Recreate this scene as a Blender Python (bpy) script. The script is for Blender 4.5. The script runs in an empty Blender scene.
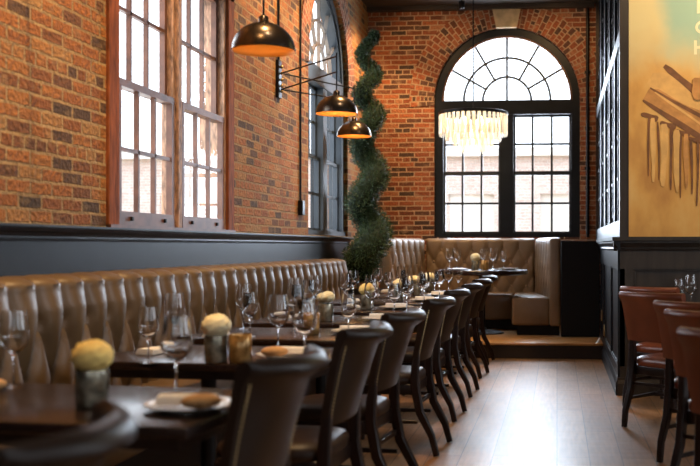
import bpy, bmesh, math, random
from mathutils import Vector, Matrix
PI=math.pi; R=math.radians
random.seed(7)
SC=bpy.context.scene; C=SC.collection
# ------------------------------------------------------------------ materials
def newmat(name):
    m=bpy.data.materials.new(name); m.use_nodes=True
    nt=m.node_tree; b=nt.nodes['Principled BSDF']; return m,nt,b
def N(nt,t,**k):
    n=nt.nodes.new(t)
    for a,v in k.items():
        if a in n.inputs: n.inputs[a].default_value=v
        else: setattr(n,a,v)
    return n
def ramp(nt,src,stops,interp='LINEAR'):
    r=nt.nodes.new('ShaderNodeValToRGB'); cr=r.color_ramp; cr.interpolation=interp
    while len(cr.elements)<len(stops): cr.elements.new(.5)
    for e,(p,c) in zip(cr.elements,stops): e.position=p; e.color=(*c,1)
    nt.links.new(src,r.inputs[0]); return r.outputs[0]
def mixc(nt,f,a,b,mode='MIX'):
    m=nt.nodes.new('ShaderNodeMix'); m.data_type='RGBA'; m.blend_type=mode
    for s,v in ((0,f),(6,a),(7,b)):
        if hasattr(v,'links'): nt.links.new(v,m.inputs[s])
        else: m.inputs[s].default_value=v if not isinstance(v,tuple) else (*v,1)
    return m.outputs[2]
def noise(nt,scale,detail=3,coord='Object',stretch=None):
    tc=nt.nodes.new('ShaderNodeTexCoord'); v=tc.outputs[coord]
    if stretch:
        mp=nt.nodes.new('ShaderNodeMapping'); mp.inputs['Scale'].default_value=stretch
        nt.links.new(v,mp.inputs[0]); v=mp.outputs[0]
    n=N(nt,'ShaderNodeTexNoise',Scale=scale,Detail=detail); nt.links.new(v,n.inputs[0]); return n.outputs[0]
def bump(nt,b,h,strength,dist=.01):
    n=N(nt,'ShaderNodeBump',Strength=strength,Distance=dist); nt.links.new(h,n.inputs['Height']); nt.links.new(n.outputs[0],b.inputs['Normal'])
def simple(name,col,rough=.5,metal=0,var=.25,scale=6,coat=0,bmp=0,stretch=None,spec=.5):
    m,nt,b=newmat(name)
    f=noise(nt,scale,4,stretch=stretch)
    lo=tuple(c*(1-var) for c in col); hi=tuple(min(1,c*(1+var)) for c in col)
    nt.links.new(ramp(nt,f,[(.3,lo),(.7,hi)]),b.inputs['Base Color'])
    b.inputs['Roughness'].default_value=rough; b.inputs['Metallic'].default_value=metal
    b.inputs['Coat Weight'].default_value=coat; b.inputs['Specular IOR Level'].default_value=spec
    if bmp: bump(nt,b,noise(nt,scale*6,3,stretch=stretch),bmp,.004)
    return m
def brick(name,stops,mortar,bw=.216,rh=.072,tint=None,ms=.009):
    m,nt,b=newmat(name)
    tc=nt.nodes.new('ShaderNodeTexCoord')
    nz=N(nt,'ShaderNodeTexNoise',Scale=9,Detail=2); nt.links.new(tc.outputs['UV'],nz.inputs[0])
    dv=nt.nodes.new('ShaderNodeVectorMath'); dv.operation='MULTIPLY_ADD'
    nt.links.new(nz.outputs['Color'],dv.inputs[0]); dv.inputs[1].default_value=(.02,.016,0); nt.links.new(tc.outputs['UV'],dv.inputs[2])
    t=N(nt,'ShaderNodeTexBrick'); nt.links.new(dv.outputs[0],t.inputs['Vector'])
    t.offset=.5; t.squash=.5; t.squash_frequency=6
    for k,v in (('Scale',1),('Brick Width',bw),('Row Height',rh),('Mortar Size',ms),('Mortar Smooth',.25),('Bias',0)): t.inputs[k].default_value=v
    t.inputs['Color1'].default_value=(0,0,0,1); t.inputs['Color2'].default_value=(1,1,1,1); t.inputs['Mortar'].default_value=(.5,.5,.5,1)
    col=ramp(nt,t.outputs['Color'],stops,'LINEAR')
    big=noise(nt,1.3,5,'UV'); fine=noise(nt,38,4,'UV')
    col=mixc(nt,.55,col,ramp(nt,fine,[(.3,(.30,.28,.26)),(.7,(1.35,1.3,1.2))]),'MULTIPLY')
    # lime wash and mortar smears over the faces
    sm=noise(nt,7,6,'UV'); smf=ramp(nt,sm,[(.56,(0,0,0)),(.72,(1,1,1))])
    mf=N(nt,'ShaderNodeMath'); mf.operation='MULTIPLY'; nt.links.new(smf,mf.inputs[0]); mf.inputs[1].default_value=.5
    col=mixc(nt,mf.outputs[0],col,mortar)
    mcol=ramp(nt,big,[(.35,tuple(c*.75 for c in mortar)),(.65,tuple(min(1,c*1.1) for c in mortar))])
    col=mixc(nt,t.outputs['Fac'],col,mcol)
    nt.links.new(col,b.inputs['Base Color']); b.inputs['Roughness'].default_value=.85
    inv=N(nt,'ShaderNodeMath'); inv.operation='MULTIPLY_ADD'; nt.links.new(t.outputs['Fac'],inv.inputs[0]); inv.inputs[1].default_value=-1; nt.links.new(fine,inv.inputs[2])
    bump(nt,b,inv.outputs[0],1.0,.018)
    return m
ST=[(0,(.05,.028,.022)),(.16,(.10,.040,.025)),(.3,(.19,.05,.02)),(.6,(.26,.07,.028)),(.85,(.34,.10,.04)),(1,(.34,.14,.07))]
M={}
M['brick_left']=brick('aged orange brick',[(0,(.07,.042,.025)),(.14,(.12,.055,.025)),(.3,(.25,.085,.022)),(.55,(.33,.115,.026)),(.85,(.38,.15,.035)),(1,(.36,.2,.07))],(.36,.23,.10),ms=.010)
M['brick_back']=brick('aged red brick',ST,(.44,.29,.19),rh=.067)
M['brick_arch']=brick('radial arch brick',ST,(.42,.28,.18),bw=.112,rh=.072,ms=.008)
M['brick_out']=brick('pale street brick',[(0,(.62,.48,.45)),(1,(.74,.60,.57))],(.75,.7,.68))
M['stone']=simple('buff keystone',(.55,.42,.26),.8,bmp=.4,scale=9)
M['trim']=simple('charcoal painted wood',(.008,.010,.014),.42,var=.15,spec=.22)
M['trim_brown']=simple('dark stained wainscot',(.028,.021,.016),.42,var=.3,stretch=(3,3,.6),spec=.35)
M['slate']=simple('slate painted sash',(.022,.032,.044),.42,var=.15)
M['black']=simple('black paint',(.006,.005,.005),.5,var=.1,spec=.2)
M['muntin']=simple('dark painted muntin',(.02,.022,.026),.5,var=.2)
M['muntin_grey']=simple('weathered fanlight muntin',(.22,.18,.15),.6,var=.2)
M['redwood']=simple('red brown stripped sash',(.22,.062,.018),.75,var=.5,scale=7,stretch=(6,6,1),bmp=.2,spec=.2)
M['scraped']=simple('scraped peeling paint wood',(.36,.21,.13),.6,var=.65,scale=12,stretch=(4,4,1.2),bmp=.5)
M['sashwood']=simple('brown window sash',(.13,.055,.032),.5,var=.4,scale=8)
M['ceiling']=simple('dark stained ceiling',(.03,.02,.015),.6)
M['leather']=simple('olive brown tufted leather',(.115,.070,.030),.46,var=.22,scale=4,coat=.03,bmp=.12)
M['leather_booth']=simple('taupe tufted leather',(.19,.125,.072),.46,var=.15,scale=4,coat=.05,bmp=.1)
M['leather_dark']=simple('dark brown chair leather',(.024,.012,.007),.42,var=.25,scale=5,coat=.0,spec=.3)
M['leather_tan']=simple('russet chair leather',(.16,.040,.016),.36,var=.25,scale=5,coat=.05)
M['darkwood']=simple('espresso chair wood',(.014,.006,.004),.36,var=.3,stretch=(4,4,.8),spec=.35)
M['tabletop']=simple('dark table top',(.022,.011,.008),.24,var=.4,scale=5,stretch=(1,6,6))
M['black_metal']=simple('black metal',(.012,.012,.013),.4,metal=.6)
M['bronze']=simple('dark bronze shade',(.085,.062,.045),.27,metal=.9,var=.2)
M['gold']=simple('gold leaf lining',(.62,.26,.045),.55,metal=.3,var=.1)
M['brass']=simple('brass nailheads',(.55,.38,.18),.3,metal=1)
M['china']=simple('white china',(.75,.73,.70),.15,var=.04,coat=.4)
M['linen']=simple('white linen napkin',(.72,.70,.68),.85,var=.08,scale=30)
M['bread']=simple('golden bread roll',(.55,.30,.12),.7,var=.25,scale=14,bmp=.3)
M['flower']=simple('cream carnation',(.90,.80,.52),.8,var=.12,scale=40,bmp=.8)
M['flower_yellow']=simple('golden yellow carnation',(.95,.66,.22),.8,var=.14,scale=40,bmp=.8)
M['stem']=simple('green stem',(.06,.12,.04),.6)
M['mercury']=simple('speckled mercury glass',(.26,.23,.17),.25,metal=.6,var=.7,scale=28)
M['amber']=simple('amber mottled glass',(.42,.24,.08),.2,metal=.4,var=.6,scale=22)
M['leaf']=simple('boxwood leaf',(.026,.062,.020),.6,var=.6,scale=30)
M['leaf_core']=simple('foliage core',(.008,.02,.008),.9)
M['terracotta']=simple('black planter',(.015,.015,.016),.5)
M['bark']=simple('bark',(.08,.05,.03),.8)
M['riser']=simple('dark step riser',(.03,.017,.011),.5)
M['plate_tan']=simple('woven placemat',(.40,.24,.11),.7,var=.3,scale=40)
M['stroke_dark']=simple('umber brush stroke',(.15,.06,.02),.7,var=.4,scale=12)
M['stroke_mid']=simple('sienna brush stroke',(.42,.20,.055),.7,var=.3,scale=12)
M['stroke_light']=simple('ochre brush stroke',(.60,.35,.11),.7,var=.15,scale=12)
M['letter']=simple('pale lettering',(.72,.66,.42),.7,var=.1)
M['beige']=simple('beige plate',(.5,.4,.28),.6)
def floor_mat(name,tint=1.0):
    m,nt,b=newmat(name)
    tc=nt.nodes.new('ShaderNodeTexCoord'); mp=nt.nodes.new('ShaderNodeMapping'); mp.inputs['Rotation'].default_value=(0,0,R(90))
    nt.links.new(tc.outputs['Object'],mp.inputs[0])
    t=N(nt,'ShaderNodeTexBrick'); nt.links.new(mp.outputs[0],t.inputs['Vector'])
    for k,v in (('Scale',1),('Brick Width',1.7),('Row Height',.19),('Mortar Size',.0025),('Mortar Smooth',.1)): t.inputs[k].default_value=v
    t.inputs['Color1'].default_value=(0,0,0,1); t.inputs['Color2'].default_value=(1,1,1,1); t.inputs['Mortar'].default_value=(0,0,0,1)
    col=ramp(nt,t.outputs['Color'],[(0,(.29,.15,.065)),(.5,(.37,.20,.09)),(1,(.42,.24,.115))])
    g=noise(nt,5,6,'Object',(9,.8,1))
    col=mixc(nt,.7,col,ramp(nt,g,[(.3,(.6,.58,.56)),(.7,(1.12,1.1,1.1))]),'MULTIPLY')
    col=mixc(nt,t.outputs['Fac'],col,(.06,.035,.02))
    nt.links.new(col,b.inputs['Base Color'])
    nt.links.new(ramp(nt,noise(nt,3,4,'Object',(2,5,1)),[(.3,(.38,)*3),(.7,(.46,)*3)]),b.inputs['Roughness'])
    b.inputs['Coat Weight'].default_value=.15; b.inputs['Coat Roughness'].default_value=.25
    bump(nt,b,g,.05,.002)
    return m
M['floor']=floor_mat('brown plank floor')
M['oak']=simple('honey oak nosing',(.58,.31,.12),.3,var=.25,stretch=(.6,6,6),coat=.3)
def glass_thin(name,tint=(1,1,1),refl=1.0,rough=.02):
    m=bpy.data.materials.new(name); m.use_nodes=True; nt=m.node_tree; nt.nodes.clear()
    o=nt.nodes.new('ShaderNodeOutputMaterial'); mx=nt.nodes.new('ShaderNodeMixShader')
    tr=N(nt,'ShaderNodeBsdfTransparent'); tr.inputs[0].default_value=(*tint,1)
    gl=N(nt,'ShaderNodeBsdfGlossy',Roughness=rough)
    fr=N(nt,'ShaderNodeLayerWeight',Blend=.35); pw=N(nt,'ShaderNodeMath'); pw.operation='POWER'; pw.inputs[1].default_value=3.0
    nt.links.new(fr.outputs['Facing'],pw.inputs[0]); ad=N(nt,'ShaderNodeMath'); ad.operation='ADD'; ad.inputs[1].default_value=.04; nt.links.new(pw.outputs[0],ad.inputs[0]); ml=N(nt,'ShaderNodeMath'); ml.operation='MULTIPLY'; ml.inputs[1].default_value=refl
    nt.links.new(ad.outputs[0],ml.inputs[0]); nt.links.new(ml.outputs[0],mx.inputs[0])
    nt.links.new(tr.outputs[0],mx.inputs[1]); nt.links.new(gl.outputs[0],mx.inputs[2]); nt.links.new(mx.outputs[0],o.inputs[0])
    return m
M['pane']=glass_thin('window pane',(.97,.98,1),.25)
M['glass']=glass_thin('clear stemware',(.96,.96,.96),1.9)
def real_glass(name):
    m,nt,b=newmat(name); b.inputs['Base Color'].default_value=(1,1,1,1); b.inputs['Transmission Weight'].default_value=1
    b.inputs['Roughness'].default_value=.0; b.inputs['IOR'].default_value=1.45; return m
M['glass']=real_glass('clear stemware glass')
M['darkpane']=glass_thin('partition glass',(.25,.27,.3),.4,.06)
def crystal():
    m=bpy.data.materials.new('chandelier crystal'); m.use_nodes=True; nt=m.node_tree; nt.nodes.clear()
    o=nt.nodes.new('ShaderNodeOutputMaterial'); mx=N(nt,'ShaderNodeMixShader',Fac=.3)
    tl=N(nt,'ShaderNodeBsdfTranslucent'); tl.inputs[0].default_value=(.9,.82,.68,1)
    gl=N(nt,'ShaderNodeBsdfGlossy',Roughness=.12); tr=N(nt,'ShaderNodeBsdfTransparent'); mx2=N(nt,'ShaderNodeMixShader',Fac=.3)
    nt.links.new(tl.outputs[0],mx.inputs[1]); nt.links.new(gl.outputs[0],mx.inputs[2])
    nt.links.new(mx.outputs[0],mx2.inputs[1]); nt.links.new(tr.outputs[0],mx2.inputs[2]); nt.links.new(mx2.outputs[0],o.inputs[0])
    return m
M['crystal']=crystal()
def emit(name,col,s):
    m,nt,b=newmat(name); b.inputs['Base Color'].default_value=(*col,1); b.inputs['Emission Color'].default_value=(*col,1); b.inputs['Emission Strength'].default_value=s
    return m
M['bulb']=emit('warm bulb',(1,.72,.36),30)
M['bulb_dim']=emit('warm lamp bulb',(1,.66,.28),6)
def mural():
    m,nt,b=newmat('painted mural ground')
    tc=nt.nodes.new('ShaderNodeTexCoord'); sp=nt.nodes.new('ShaderNodeSeparateXYZ'); nt.links.new(tc.outputs['Object'],sp.inputs[0])
    n1=noise(nt,2.2,5); n2=noise(nt,5,6,stretch=(1,1,.5))
    col=ramp(nt,n2,[(.3,(.42,.20,.045)),(.5,(.56,.30,.07)),(.7,(.62,.38,.12))])
    def sm(out,a,c):
        r=nt.nodes.new('ShaderNodeMapRange'); r.interpolation_type='SMOOTHSTEP'; r.inputs[1].default_value=a; r.inputs[2].default_value=c
        ad=N(nt,'ShaderNodeMath'); ad.operation='MULTIPLY_ADD'; nt.links.new(n1,ad.inputs[0]); ad.inputs[1].default_value=.5; nt.links.new(out,ad.inputs[2])
        nt.links.new(ad.outputs[0],r.inputs[0]); return r.outputs[0]
    zf=sm(sp.outputs['Z'],2.85,3.25); xf=sm(sp.outputs['X'],.93,1.2)
    col=mixc(nt,zf,col,(.60,.50,.24))
    mm=N(nt,'ShaderNodeMath'); mm.operation='MULTIPLY'; nt.links.new(sm(sp.outputs['Z'],2.95,3.35),mm.inputs[0]); nt.links.new(xf,mm.inputs[1])
    col=mixc(nt,mm.outputs[0],col,(.27,.41,.31))
    nt.links.new(col,b.inputs['Base Color']); b.inputs['Roughness'].default_value=.6
    bump(nt,b,n2,.15,.004); return m
M['mural']=mural()
# ------------------------------------------------------------------ mesh helpers
class MB:
    def __init__(s,T=None): s.bm=bmesh.new(); s.T=T or (lambda x,y,z:(x,y,z)); s.uv=None
    def v(s,x,y,z): return s.bm.verts.new(s.T(x,y,z))
    def f(s,vs):
        try: return s.bm.faces.new(vs)
        except ValueError: return None
    def box(s,x0,x1,y0,y1,z0,z1,bev=0):
        b=s.bm
        vs=[b.verts.new(s.T(x,y,z)) for x in (x0,x1) for y in (y0,y1) for z in (z0,z1)]
        fs=[b.faces.new([vs[i] for i in q]) for q in ((0,1,3,2),(4,6,7,5),(0,4,5,1),(2,3,7,6),(0,2,6,4),(1,5,7,3))]
        if bev:
            es=list({e for f in fs for e in f.edges})
            bmesh.ops.bevel(b,geom=es,offset=bev,segments=3,affect='EDGES',profile=.5)
        return s
    def loft(s,rings,closed=True,cap=True):
        rs=[[s.v(*p) for p in r] for r in rings]; n=len(rs[0])
        for a,b in zip(rs,rs[1:]):
            for i in range(n if closed else n-1):
                j=(i+1)%n; s.f([a[i],a[j],b[j],b[i]])
        if cap and closed: s.f(rs[0][::-1]); s.f(rs[-1])
        return s
    def lathe(s,prof,cx=0,cy=0,cz=0,n=20):
        rings=[]
        for r,z in prof: rings.append([(cx+r*math.cos(2*PI*i/n),cy+r*math.sin(2*PI*i/n),cz+z) for i in range(n)])
        closed=prof[0]==prof[-1]
        s.loft(rings,True,not closed); 
        return s
    def tube(s,path,r,n=8,square=False):
        rings=[]; L=len(path)
        for i,p in enumerate(path):
            p=Vector(p); a=Vector(path[max(0,i-1)]); b=Vector(path[min(L-1,i+1)]); t=(b-a).normalized()
            up=Vector((0,0,1)) if abs(t.z)<.9 else Vector((0,1,0))
            x=t.cross(up).normalized(); y=x.cross(t).normalized()
            rr=r[i] if isinstance(r,(list,tuple)) else r
            if square:
                w,h=rr if isinstance(rr,(list,tuple)) else (rr,rr)
                c=[(w,h*.7),(w*.7,h),(-w*.7,h),(-w,h*.7),(-w,-h*.7),(-w*.7,-h),(w*.7,-h),(w,-h*.7)]
                rings.append([tuple(p+x*a_+y*b_) for a_,b_ in c])
            else: rings.append([tuple(p+x*(rr*math.cos(2*PI*k/n))+y*(rr*math.sin(2*PI*k/n))) for k in range(n)])
        s.loft(rings); return s
    def ball(s,c,r,n=8,m=5,sq=(1,1,1)):
        rings=[]
        for i in range(m+1):
            a=PI*(i/m)-PI/2; a=max(-PI/2+.05,min(PI/2-.05,a))
            rings.append([(c[0]+sq[0]*r*math.cos(a)*math.cos(2*PI*k/n),c[1]+sq[1]*r*math.cos(a)*math.sin(2*PI*k/n),c[2]+sq[2]*r*math.sin(a)) for k in range(n)])
        s.loft(rings); return s
    def build(s,name,mat,parent=None,smooth=True,kind=None,uvf=None,ang=35):
        bmesh.ops.recalc_face_normals(s.bm,faces=s.bm.faces)
        me=bpy.data.meshes.new(name)
        if uvf:
            uv=s.bm.loops.layers.uv.new('UVMap')
            for f in s.bm.faces:
                for l in f.loops: l[uv].uv=uvf(l.vert.co,f.normal)
        if smooth:
            for f in s.bm.faces: f.smooth=True
            for e in s.bm.edges:
                if len(e.link_faces)==2 and e.calc_face_angle(0)>R(ang): e.smooth=False
        s.bm.to_mesh(me); s.bm.free()
        for m_ in (mat if isinstance(mat,(list,tuple)) else [mat]): me.materials.append(M[m_] if isinstance(m_,str) else m_)
        o=bpy.data.objects.new(name,me); C.objects.link(o)
        if parent is not None: o.parent=parent
        if kind: o['kind']=kind
        return o
def empty(name,loc=(0,0,0),rz=0,kind=None):
    o=bpy.data.objects.new(name,None); C.objects.link(o); o.location=loc; o.rotation_euler=(0,0,rz); o.empty_display_size=.1
    if kind: o['kind']=kind
    return o
def tag(o,label,cat,group=None):
    o['label']=label; o['category']=cat
    if group: o['group']=group
    return o
def kids(o): return [c for c in C.objects if c.parent==o]
def dup(o,loc=None,rz=None,parent=None):
    c=o.copy(); C.objects.link(c); c.parent=parent
    if loc is not None: c.location=loc
    if rz is not None: c.rotation_euler=(0,0,rz)
    for k in kids(o): dup(k,None,None,c)
    return c
class Proto:
    """first use returns the original, later uses return copies"""
    def __init__(s,root): s.root=root; s.used=False
    def put(s,loc,rz,label,cat,group):
        if not s.used: o=s.root; s.used=True; o.location=loc; o.rotation_euler=(0,0,rz)
        else: o=dup(s.root,loc,rz)
        return tag(o,label,cat,group)
ORD=['nearest','second','third','fourth','fifth','sixth','seventh','eighth','ninth']
# ------------------------------------------------------------------ room shell
XL=-2.6; YB=13.63; ZC=4.53; XR=4.6; YF=8.46; Y0=-3.0; CAP=1.355
def wall_mesh(T,u0,u1,z0,z1,th,openings):
    """slab in (u,d,z), d from 0 (room face) to -th; openings: (ua,ub,za,zb,arch)"""
    us={u0,u1}
    for ua,ub,za,zb,arch in openings:
        us|={ua,ub}
        if arch:
            c=(ua+ub)/2; r=(ub-ua)/2
            us|={c-r*math.cos(PI*k/28) for k in range(29)}
    us=sorted(us); us=[u for i,u in enumerate(us) if i==0 or u-us[i-1]>1e-6]
    def tops(u,op):
        ua,ub,za,zb,arch=op
        if not arch: return zb
        c=(ua+ub)/2; r=(ub-ua)/2; return zb+math.sqrt(max(0,r*r-(u-c)**2))
    m=MB(T)
    for a,b in zip(us,us[1:]):
        mid=(a+b)/2; ops=[o for o in openings if o[0]<mid<o[1]]
        if not ops: spans=[((z0,z0),(z1,z1))]
        else:
            o=ops[0]; spans=[((z0,z0),(o[2],o[2])),((tops(a,o),tops(b,o)),(z1,z1))]
        for (la,lb),(ha,hb) in spans:
            if max(ha-la,hb-lb)<1e-5: continue
            q=[(a,la),(b,lb),(b,hb),(a,ha)]
            m.f([m.v(u,0,z) for u,z in q]); m.f([m.v(u,-th,z) for u,z in q][::-1])
            for i in range(4):
                (ua_,za_),(ub_,zb_)=q[i],q[(i+1)%4]
                if i in (0,2): m.f([m.v(ua_,0,za_),m.v(ub_,0,zb_),m.v(ub_,-th,zb_),m.v(ua_,-th,za_)])
                else:
                    # vertical side: only at opening jambs or wall ends
                    edge=ua_
                    if any(abs(edge-o[0])<1e-6 or abs(edge-o[1])<1e-6 for o in openings) or abs(edge-u0)<1e-6 or abs(edge-u1)<1e-6:
                        m.f([m.v(ua_,0,za_),m.v(ub_,0,zb_),m.v(ub_,-th,zb_),m.v(ua_,-th,za_)])
    bmesh.ops.remove_doubles(m.bm,verts=m.bm.verts,dist=1e-5)
    return m
TL=lambda u,d,z:(XL+d,u,z)
TB=lambda u,d,z:(u,YB-d,z)
W1=(5.576,7.83,CAP,3.26,False)
UB,HW=-.685,.995
W2=(11.3-HW,11.3+HW,1.37,3.24,True)
WB=(UB-HW,UB+HW,1.37,3.24,True)
def uvL(co,n):
    return (co.x*.9+co.y,co.z) if abs(n.x)<.6 else (co.y,co.z)
def uvB(co,n): return (co.y*.9+co.x,co.z) if abs(n.y)<.6 else (co.x,co.z)
wall_mesh(TL,Y0,YB+.35,0,ZC+.1,.26,[W1,W2]).build('wall_left','brick_left',kind='structure',smooth=False,uvf=uvL)
wall_mesh(TB,XL,.62,0,ZC+.1,.35,[WB]).build('wall_back','brick_back',kind='structure',smooth=False,uvf=uvB)
MB().box(XL-.3,XR,Y0,YB+.3,-.12,0).build('floor','floor',kind='structure',smooth=False)
MB().box(XL-.35,XR+.1,Y0,YB+.35,ZC,ZC+.1).build('ceiling','ceiling',kind='structure',smooth=False)
MB().box(XL,.5,YB-.10,YB,ZC-.06,ZC).build('trim_1','ceiling',kind='structure',smooth=False)
# right wall with two wide openings added to bring in light (beyond the frame)
TR=lambda u,d,z:(XR-d,u,z)
wall_mesh(TR,Y0,YF+.2,0,ZC+.1,.3,[(-1.0,1.2,1.3,3.4,False),(3.6,6.4,1.3,3.4,False)]).build('wall_right','brick_back',kind='structure',smooth=False,uvf=uvL)
wall_mesh(lambda u,d,z:(u,Y0+d,z),XL,XR,0,ZC+.1,.3,[(-1.9,-.5,1.6,3.2,False),(1.6,3.2,1.4,3.4,False)]).build('wall_rear','brick_back',kind='structure',smooth=False,uvf=uvB)  # openings in this unseen rear wall are added to let light in
# mural wall facing the camera
MB().box(.56,XR,YF+.02,YF+.2,0,ZC).build('wall_front','trim_brown',kind='structure',smooth=False)
# arch brick rings
def arch_ring(T,uc,zc,name,r0=1.0,rows=3):
    m=MB(T); n=72; r1=r0+.112*rows; A0=-.06
    uvl=m.bm.loops.layers.uv.new('UVMap')
    def vt(r,a,d): return m.v(uc-r*math.cos(a),d,zc+r*math.sin(a))
    for k in range(n):
        a,b=A0+(PI-2*A0)*k/n, A0+(PI-2*A0)*(k+1)/n
        for (ra,da),(rb,db) in (((r0,-.02),(r0,.012)),((r0,.012),(r1,.012)),((r1,.012),(r1,0))):
            f=m.f([vt(ra,a,da),vt(ra,b,da),vt(rb,b,db),vt(rb,a,db)])
            for l,(r_,a_,dd) in zip(f.loops,((ra,a,da),(ra,b,da),(rb,b,db),(rb,a,db))): l[uvl].uv=((r_-r0)+.0,a_*1.15)
    return m
for T,uc,nm in ((TB,UB,'trim_2'),(TL,11.3,'trim_3')):
    arch_ring(T,uc,3.24,nm).build(nm,'brick_arch',kind='structure',smooth=False)
# keystone
k=MB(TB); k.loft([[(UB-.14,-.05,4.22),(UB+.14,-.05,4.22),(UB+.14,.05,4.22),(UB-.14,.05,4.22)],[(UB-.20,-.05,4.60-.09),(UB+.20,-.05,4.60-.09),(UB+.20,.05,4.60-.09),(UB-.20,.05,4.60-.09)]])
k.build('trim_4','stone',kind='structure',smooth=False)
# ------------------------------------------------------------------ arched windows
def arched_window(T,uc,name,fr,mun,fan,inner):
    root=empty(name,(0,0,0),kind='structure')
    D=-.10            # frame recess
    # outer casing: jambs + arch
    m=MB(T)
    m.box(uc-.995,uc-.875,D-.12,D+.05,1.37,3.24); m.box(uc+.875,uc+.995,D-.12,D+.05,1.37,3.24)
    m.box(uc-.995,uc+.995,D-.12,D+.07,1.37,1.425)
    n=40
    def ring(m,r0,r1,d0,d1,n=40,a0=0,a1=PI):
        rs=[]
        for i in range(n+1):
            a=a0+(a1-a0)*i/n; c,s_=math.cos(a),math.sin(a)
            rs.append([(uc-r0*c,d0,3.24+r0*s_),(uc-r1*c,d0,3.24+r1*s_),(uc-r1*c,d1,3.24+r1*s_),(uc-r0*c,d1,3.24+r0*s_)])
        m.loft(rs)
    ring(m,.895,.995,D-.12,D+.05)
    m.box(uc-.875,uc+.875,D-.11,D+.06,3.05,3.245)      # transom
    m.box(uc-.09,uc+.09,D-.10,D+.045,1.42,3.06)         # mullion
    m.build('window_frame',fr,root,smooth=False)
    m=MB(T); ring(m,.865,.897,D-.09,D+.03); m.build('fanlight_frame',inner,root,smooth=False)
    m=MB(T)
    ring(m,.318,.350,D-.05,D-.015,24); ring(m,.580,.612,D-.05,D-.015,30)
    for dg in (30,60,120,150,90):
        a=R(dg); r0=.335 if dg!=90 else 0
        p0=Vector((uc+r0*math.cos(a),3.24+r0*math.sin(a))); p1=Vector((uc+.87*math.cos(a),3.24+.87*math.sin(a)))
        t=(p1-p0).normalized(); q=Vector((-t.y,t.x))*.015
        m.loft([[(p0.x+q.x,D-.05,p0.y+q.y),(p0.x-q.x,D-.05,p0.y-q.y),(p0.x-q.x,D-.013,p0.y-q.y),(p0.x+q.x,D-.013,p0.y+q.y)],
                [(p1.x+q.x,D-.05,p1.y+q.y),(p1.x-q.x,D-.05,p1.y-q.y),(p1.x-q.x,D-.013,p1.y-q.y),(p1.x+q.x,D-.013,p1.y+q.y)]])
    m.build('fanlight_bars',fan,root,smooth=False)
    m=MB(T); pts=[m.v(uc-.88*math.cos(PI*i/30),D-.035,3.24+.88*math.sin(PI*i/30)) for i in range(31)]; m.f(pts)
    m.build('pane','pane',root,smooth=False)
    for u0,u1 in ((-.875,-.09),(.09,.875)):
        for z0,z1,d in ((1.42,2.25,D-.02),(2.25,3.05,D-.06)):
            m=MB(T); w=.028
            m.box(uc+u0,uc+u0+w,d-.02,d+.02,z0,z1); m.box(uc+u1-w,uc+u1,d-.02,d+.02,z0,z1)
            m.box(uc+u0,uc+u1,d-.02,d+.02,z0-.005,z0+.03); m.box(uc+u0,uc+u1,d-.02,d+.02,z1-.03,z1+.005)
            for q in (1,2):
                u=uc+u0+(u1-u0)*q/3; m.box(u-.015,u+.015,d-.015,d+.012,z0,z1)
            m.box(uc+u0,uc+u1,d-.015,d+.012,(z0+z1)/2-.015,(z0+z1)/2+.015)
            s=m.build('sash',mun,root,smooth=False)
            m=MB(T); m.f([m.v(uc+u0,d,z0),m.v(uc+u1,d,z0),m.v(uc+u1,d,z1),m.v(uc+u0,d,z1)]); m.build('pane','pane',s,smooth=False)
    return root
arched_window(TB,UB,'window_3','trim','muntin','muntin','sashwood')
arched_window(TL,11.3,'window_2','slate','slate','muntin_grey','slate')
# rectangular paired sash window in the left wall
def sash_window():
    T=TL; root=empty('window_1',(0,0,0),kind='structure')
    y0,y1,z0,z1=W1[:4]
    m=MB(T)
    for a,b in ((y0,y0+.14),(y1-.14,y1)):
        m.box(a,b,-.22,.02,z0,z1,.006)
    m.box(y0,y1,-.22,.02,z1-.06,z1); m.build('window_frame','redwood',root,smooth=False)
    for a,b in ((y0+.14,y0+.18),(y1-.18,y1-.14)):
        MB(T).box(a,b,-.2,-.004,z0,z1-.06).build('stop_bead','scraped',root,smooth=False)
    ym=6.70
    m=MB(T); m.box(ym-.07,ym+.07,-.10,-.015,z0,z1-.06,.008); m.box(ym-.035,ym+.035,-.02,.01,z0,z1-.06,.006); m.build('mullion','scraped',root,smooth=False)
    m=MB(T); m.box(y0,y1,-.22,.03,z0-.0,z0+.022); m.build('window_sill','sashwood',root,smooth=False)
    for a,b in ((y0+.18,ym-.075),(ym+.075,y1-.18)):
        for lo,(za,zb,d) in enumerate(((2.22,z1-.06,-.075),(z0+.02,2.26,-.025))):
            m=MB(T); w=.042; bot=.085 if lo else .045
            m.box(a,a+w,d-.02,d+.02,za,zb); m.box(b-w,b,d-.02,d+.02,za,zb)
            m.box(a,b,d-.02,d+.022,za,za+bot); m.box(a,b,d-.02,d+.022,zb-.045,zb)
            for q in (1,2):
                y=a+w+(b-a-2*w)*q/3; m.box(y-.012,y+.012,d-.016,d+.014,za,zb)
            zm=(za+bot+zb-.045)/2; m.box(a,b,d-.016,d+.014,zm-.012,zm+.012)
            s=m.build('sash','sashwood',root,smooth=False)
            m=MB(T); m.f([m.v(a,d,za),m.v(b,d,za),m.v(b,d,zb),m.v(a,d,zb)]); m.build('pane','pane',s,smooth=False)
            if lo:
                m=MB(T)
                for q in (.2,.8):
                    y=a+(b-a)*q; m.box(y-.016,y+.016,d+.02,d+.035,za+.03,za+.055,.004)
                m.build('sash_lift','black',s)
sash_window()
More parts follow.
